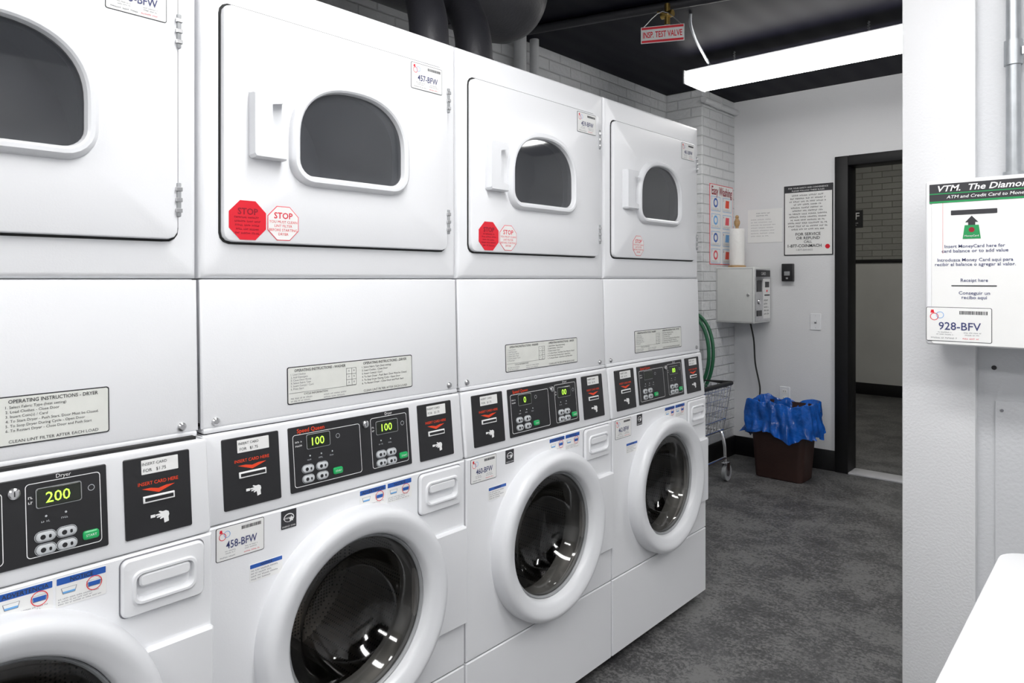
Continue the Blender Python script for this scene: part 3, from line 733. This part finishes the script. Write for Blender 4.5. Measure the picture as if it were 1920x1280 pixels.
mb.text(PO,'Easy Washing',4.80,.63,.085,'dred',.003,fit=.33,bold=.02)
cols=['blue','orange','lblue','pink','blue','lblue','pink','orange']
for r in range(4):
    for c in range(2):
        u=4.70+c*.185; v=.535-r*.125
        mb.outline(PO,rrect(u,v,.15,.105,.01),rrect(u,v,.144,.099,.009),.0026,'lblue')
        k=cols[r*2+c]
        if c==0: mb.loft(PO,[(circ(u,v+.008,.034,20),.002),(circ(u,v+.008,.034,20),.0026)],k); mb.loft(PO,[(circ(u,v+.008,.020,20),.0026),(circ(u,v+.008,.019,20),.003)],'paper')
        else: mb.poly(PO,[(u-.03,v-.02),(u+.03,v-.02),(u+.035,v+.035),(u-.02,v+.035)],.002,.0028,k)
        mb.words(PO,u-.06,u+.06,v-.048,v-.03,2,'inkg',.0026); mb.text(PO,str(r*2+c+1),u-.058,v+.035,.025,'dred',.0028)
mb.obj('washing_poster',label='colourful washing instructions poster on white brick',category='poster')
e=empty('card_dispenser',(-2.12,4.855,H-.313),'light grey metal card dispenser box mounted on the brick wall','card dispenser')
mb=MB(); mb.box(-.14,.14,-.145,.145,0,.393,'dispp',.006,3)
G3=lambda u,v,d:Vector((.14+d,u,v))
mb.obj('dispenser_body',e)
mb=MB(); mb.plate(G3,0,.196,.262,.365,.004,0,.006,'steel',.002); mb.pr(G3,-.12,.12,.325,.37,'black',.006,.008); mb.text(G3,'CARD',0,.348,.03,'wht',.0085)
mb.pr(G3,.0,.12,.03,.31,'paper',.006,.0075); mb.pr(G3,.03,.10,.25,.29,'black',.007,.009); mb.pr(G3,.02,.11,.19,.20,'black',.007,.009)
mb.pr(G3,-.11,-.03,.22,.30,'black',.006,.009); mb.words(G3,.01,.11,.05,.17,5,'ink',.008); mb.loft(G3,[(circ(-.07,.15,.02,20),.006),(circ(-.07,.15,.018,20),.014)],'chrome'); mb.pr(G3,-.11,-.03,.05,.09,'black',.006,.010); mb.loft(G3,[(circ(.06,.225,.008,12),.0075),(circ(.06,.225,.007,12),.011)],'red')
mb.obj('dispenser_front',e,label='front plate with black slots and buttons')
mb=MB()
FB=lambda u,v,d:Vector((u,-.145-d,v))
mb.outline(FB,rrect(0,.196,.262,.375,.004),rrect(0,.196,.258,.371,.003),.0006,'inkg')
mb.loft(FB,[(circ(.10,.20,.010,16),0),(circ(.10,.20,.010,16),.006),(circ(.10,.20,.007,16),.008)],'steel')
mb.obj('dispenser_lock',e,label='round steel lock and door seam')
e=empty('paper_towel_holder',(-2.155,4.83,H+.08),'white paper towel roll on a wooden stand atop the dispenser','paper towels')
mb=MB(); mb.loft(FZ,[(circ(0,0,.062,32),0),(circ(0,0,.062,32),.010),(circ(0,0,.056,32),.014)],'wood',cap0=True)
mb.loft(FZ,[(circ(0,0,r,20),z) for r,z in ((.012,.010),(.012,.285),(.010,.29),(.016,.30),(.021,.315),(.021,.33),(.013,.345),(.010,.352),(.014,.362),(.010,.372),(.003,.376))],'wood')
mb.obj('wooden_stand',e)
mb=MB(); mb.loft(FZ,[(circ(0,0,.020,40),.015),(circ(0,0,.050,40),.015),(circ(0,0,.052,40),.02),(circ(0,0,.052,40),.272),(circ(0,0,.050,40),.277),(circ(0,0,.020,40),.277),(circ(0,0,.020,40),.015)],'towel',cap=False)
mb.obj('towel_roll',e)
mb=MB(); mb.tube([(-2.10,4.93,H-.315),(-2.09,4.97,H-.45),(-2.085,4.985,H-.62),(-2.05,4.985,H-.80),(-2.06,4.98,H-.95),(-2.0,4.96,H-1.10),(-1.93,4.93,H-1.20),(-1.87,4.92,H-1.26),(-1.80,4.94,H-1.309)],.006,'rubber',n=8,smooth=8)
mb.obj('power_cord',label='thin black power cord hanging from the card dispenser',category='cord')
e=MB(); c=(-2.335,-.53)
pts=[]
for i in range(25):
    a=math.radians(100-i*15); pts.append((c[0]+.170*math.cos(a),4.474+.012*math.sin(i*.5),H+c[1]+.29*math.sin(a)))
e.tube(pts,.0125,'hose',n=12,smooth=4)
pts=[(c[0]+.15*math.cos(math.radians(95-i*15)),4.448,H+c[1]+.01+.265*math.sin(math.radians(95-i*15))) for i in range(20)]
e.tube(pts,.0125,'hose',n=12,smooth=4)
e.tube([(-2.36,4.502,H-.262),(-2.36,4.42,H-.262),(-2.36,4.415,H-.235)],.008,'steel',n=8)
e.obj('garden_hose',label='coiled green rubber hose hanging on the brick pilaster',category='hose',angle=50)

# ------------------------------------------------------------------ bin with bag
e=empty('waste_bin',(-1.757,4.66,0),'brown plastic waste bin with a blue liner bag','waste bin')
mb=MB(); n=8
R=lambda w,h,r:rrect(0,0,w,h,r,n)
mb.loft(FZ,[(R(.30,.20,.03),0),(R(.31,.21,.035),.006),(R(.37,.26,.04),.45),(R(.385,.275,.045),.455),(R(.385,.275,.045),.48),(R(.372,.262,.04),.482),(R(.36,.25,.04),.45),(R(.30,.20,.03),.02)],'brown',cap0=True)
mb.obj('bin_body',e,label='brown plastic tub')
def perim(w,h,r,N):
    fine=rrect(0,0,w,h,r,10); seg=[]; tot=0
    for i in range(len(fine)):
        a=Vector(fine[i]); b=Vector(fine[(i+1)%len(fine)]); l=(b-a).length; seg.append((tot,l,a,b)); tot+=l
    out=[];j=0
    for i in range(N):
        t=tot*i/N
        while j<len(seg)-1 and seg[j][0]+seg[j][1]<t: j+=1
        s0,l,a,b=seg[j]; out.append(a.lerp(b,(t-s0)/max(l,1e-9)))
    return out
N=200
spec=[(.27,.17,.10,0),(.30,.20,.20,.008),(.33,.225,.34,.012),(.352,.245,.44,.010),(.372,.262,.482,.010),(.392,.282,.503,.012),(.410,.300,.500,.014),(.418,.306,.475,.016),(.424,.31,.44,.020),(.430,.314,.41,.024),(.436,.318,.38,.028),(.442,.322,.35,.032),(.446,.326,.32,.036),(.450,.330,.295,.040),(.454,.332,.272,.044)]
vs=[];fs=[]
for j,(w,h,z,am) in enumerate(spec):
    for i,p in enumerate(perim(w,h,.06,N)):
        th=i/N*2*math.pi; nn=p.normalized()
        q=mnoise.noise(Vector((p.x*16,p.y*16,z*5+3)))*1.0+mnoise.noise(Vector((p.x*38,p.y*38,z*12)))*.6+abs(math.sin(11*th+z*9))*.5-.15
        out=am*q
        if 4<j: out=max(out,-.006)
        zz=z+ (mnoise.noise(Vector((p.x*9,p.y*9,7)))*.030+mnoise.noise(Vector((p.x*25,p.y*25,2)))*.015 if 3<=j else 0)
        if j>9: 
            dr_=(j-9)/5; zz+= dr_*(-.04*math.sin(th*2+.6)-.05*mnoise.noise(Vector((p.x*7,p.y*7,11))) + .05*min(1,max(0,(p.x-.1)*10)))
        vs.append((p.x+nn.x*out,p.y+nn.y*out,zz))
for j in range(len(spec)-1):
    for i in range(N): fs.append((j*N+i,(j+1)*N+i,(j+1)*N+(i+1)%N,j*N+(i+1)%N))
fs.append(tuple(range(N)))
mb=MB(); mb.add(vs,fs,'bag')
mb.obj('bin_liner',e,angle=50,label='crinkled blue plastic bag folded over the rim')

# ------------------------------------------------------------------ wire cart
e=empty('laundry_cart',(-2.20,4.05,0),'chrome wire laundry cart on casters with black rim','cart')
x0,x1,y0,y1=-.21,.21,-.32,.32
mb=MB()
zb,ztp=.33,.62
for z in (zb,.40,.47,.54,.60):
    f=.85+.15*(z-zb)/(ztp-zb); mb.tube([(x0*f,y0*f,z),(x1*f,y0*f,z),(x1*f,y1*f,z),(x0*f,y1*f,z),(x0*f,y0*f,z)],.0035,'chrome',n=6)
for i in range(15):
    y=y0+(y1-y0)*i/14
    for x in (x0,x1): mb.tube([(x*.85,y*.85,zb),(x,y,ztp)],.0026,'chrome',n=6)
    mb.tube([(x0*.85,y*.85,zb),(x1*.85,y*.85,zb)],.0026,'chrome',n=6)
for i in range(10):
    x=x0+(x1-x0)*i/9
    for y in (y0,y1): mb.tube([(x*.85,y*.85,zb),(x,y,ztp)],.0026,'chrome',n=6)
mb.obj('wire_basket',e)
mb=MB(); mb.tube([(x0,y0,.63),(x1,y0,.63),(x1,y1,.63),(x0,y1,.63),(x0,y0,.63)],.015,'rubber',n=10); mb.obj('bumper_rim',e,label='black rubber rim')
mb=MB()
for y in (y0*.8,y1*.8):
    for sx in (x0,x1): mb.tube([(sx*.95,y,.125),(sx*.93,y,.22),(sx*.86,y,.29),(sx*.70,y,.325),(0,y,.325)],.011,'chrome',n=10,smooth=4)
for x in (x0*.95,x1*.95): mb.tube([(x,y0*.8,.15),(x,y1*.8,.15)],.010,'chrome',n=10)
mb.obj('cart_frame',e)
for x in (x0*.95,x1*.95):
    for y in (y0*.8,y1*.8):
        mb=MB(); mb.tube([(x-.012,y+.018,.052),(x+.012,y+.018,.052)],.052,'greyp',n=28); mb.tube([(x-.014,y+.018,.052),(x+.014,y+.018,.052)],.024,'chrome',n=14)
        for s_ in (-.018,.016): mb.box(x+s_,x+s_+.002,y-.012,y+.03,.040,.118,'chrome')
        mb.box(x-.02,x+.02,y-.018,y+.032,.112,.120,'chrome',.002,1); mb.tube([(x,y,.118),(x,y,.14)],.009,'chrome',n=8)
        mb.obj('caster',e,label='grey wheel in chrome fork')

# ------------------------------------------------------------------ value transfer machine
e=empty('value_machine',(-.20,2.10,H-.161),'white wall-mounted card value machine with black and green header','card machine')
G=lambda u,v,d:Vector((u+.20,-.15-d,v+.161))
mb=MB(); mb.box(-.19,.17,-.15,.022,0,.399,'tabletop',.008,4)
mb.obj('machine_body',e)
mb=MB()
mb.plate(G,-.20,.036,.352,.388,.006,0,.002,'paper',.001)
mb.pr(G,-.380,-.045,.182,.228,'ink',.002,.0028); mb.pr(G,-.380,-.045,.2030,.2055,'dgreen',.0025,.0031,.0001); mb.pr(G,-.380,-.045,.182,.1865,'dgreen',.0025,.0031,.0001)
mb.text(G,'VTM.  The Diamond',-.366,.2165,.0200,'wht',.0035,align='L',shear=.25,bold=.02,fit=.190)
mb.text(G,'ATM and Credit Card to MoneyCard',-.344,.1955,.0105,'wht',.0035,align='L',shear=.2,bold=.01,fit=.180)
mb.pr(G,-.335,-.243,.1515,.1625,'ink',.002,.003)
mb.poly(G,[(-.311,.094),(-.275,.094),(-.279,.126),(-.307,.126)],.002,.003,'dgreen'); mb.poly(G,[(-.300,.126),(-.286,.126),(-.286,.134),(-.300,.134)],.002,.0029,'ink')
mb.poly(G,[(-.306,.133),(-.280,.133),(-.293,.148)],.002,.0031,'ink'); mb.loft(G,[(circ(-.293,.115,.006,14),.003),(circ(-.293,.115,.006,14),.0034)],'dred')
mb.text(G,'MoneyCard',-.293,.101,.006,'wht',.0034)
mb.pr(G,-.352,-.3515,.06,.19,'pink',.002,.0026,.0001)
for t,z,f in (('Insert MoneyCard here for',.077,.120),('card balance or to add value',.066,.132),('Introduzca Money Card aqui para',.0445,.150),('recibir el balance o agregar al valor.',.034,.160),('Receipt here',-.004,.054),('Conseguir un',-.034,.062),('recibo aqui',-.0445,.050)):
    mb.text(G,t,-.288,z,.0108,'navy',.0028,fit=f,bold=.006)
mb.pr(G,-.334,-.244,-.0185,-.0160,'ink',.002,.003,.0002)
mb.obj('machine_front',e,label='white printed front plate with card slot')
m2=idtag(lambda u,v,d:G(u,v,d+.002),-.320,-.110,.134,.082,'928-BFV')
m2.obj('number_sticker',e,label='white sticker with machine number 928')
mb=MB(); mb.tube([(-.230,2.105,H+.24),(-.230,2.105,CZ)],.0155,'galv',n=20)
mb.tube([(-.230,2.105,H+.525),(-.230,2.105,H+.585)],.0195,'galv',n=20); mb.tube([(-.230,2.105,H+.24),(-.230,2.105,H+.262)],.022,'galv',n=20)
mb.box(-.212,-.206,2.09,2.10,H+.545,H+.565,'steel',.001,1)
mb.obj('electrical_conduit',label='galvanised steel conduit on the wall above the card machine',category='pipe',angle=40)

# ------------------------------------------------------------------ table
e=empty('folding_table',(.20,.87,0),'white laminate laundry folding table with rounded corners','table')
mb=MB(); T=lambda b:rrect(0,0,.742-2*b,1.10-2*b,.045,8)
mb.loft(FZ,[(T(.006),.820),(T(0),.826),(T(0),.859),(T(.002),.863),(T(.006),.865)],'tabletop',cap0=True); mb.obj('table_top',e)
for x in (-.30,.30):
    for y in (-.48,.48):
        mb=MB(); mb.tube([(x,y,0),(x,y,.82)],.018,'galv',n=14); mb.tube([(x,y,0),(x,y,.015)],.024,'rubber',n=14); mb.obj('table_leg',e)
mb=MB(); mb.box(-.31,.31,-.49,-.47,.77,.82,'fixt'); mb.box(-.31,.31,.47,.49,.77,.82,'fixt'); mb.obj('table_apron',e)

# ------------------------------------------------------------------ camera, world
cam=bpy.data.cameras.new('camera'); co_=bpy.data.objects.new('camera',cam); scene.collection.objects.link(co_)
co_.location=(0,0,H); co_.rotation_euler=(math.radians(90),0,math.radians(41.9)); cam.sensor_width=36; cam.lens=24.56; cam.shift_y=-.0615; cam.clip_start=.02
scene.camera=co_
w=bpy.data.worlds.new('world'); scene.world=w; w.use_nodes=True; w.node_tree.nodes['Background'].inputs[0].default_value=(.6,.62,.65,1); w.node_tree.nodes['Background'].inputs[1].default_value=.2
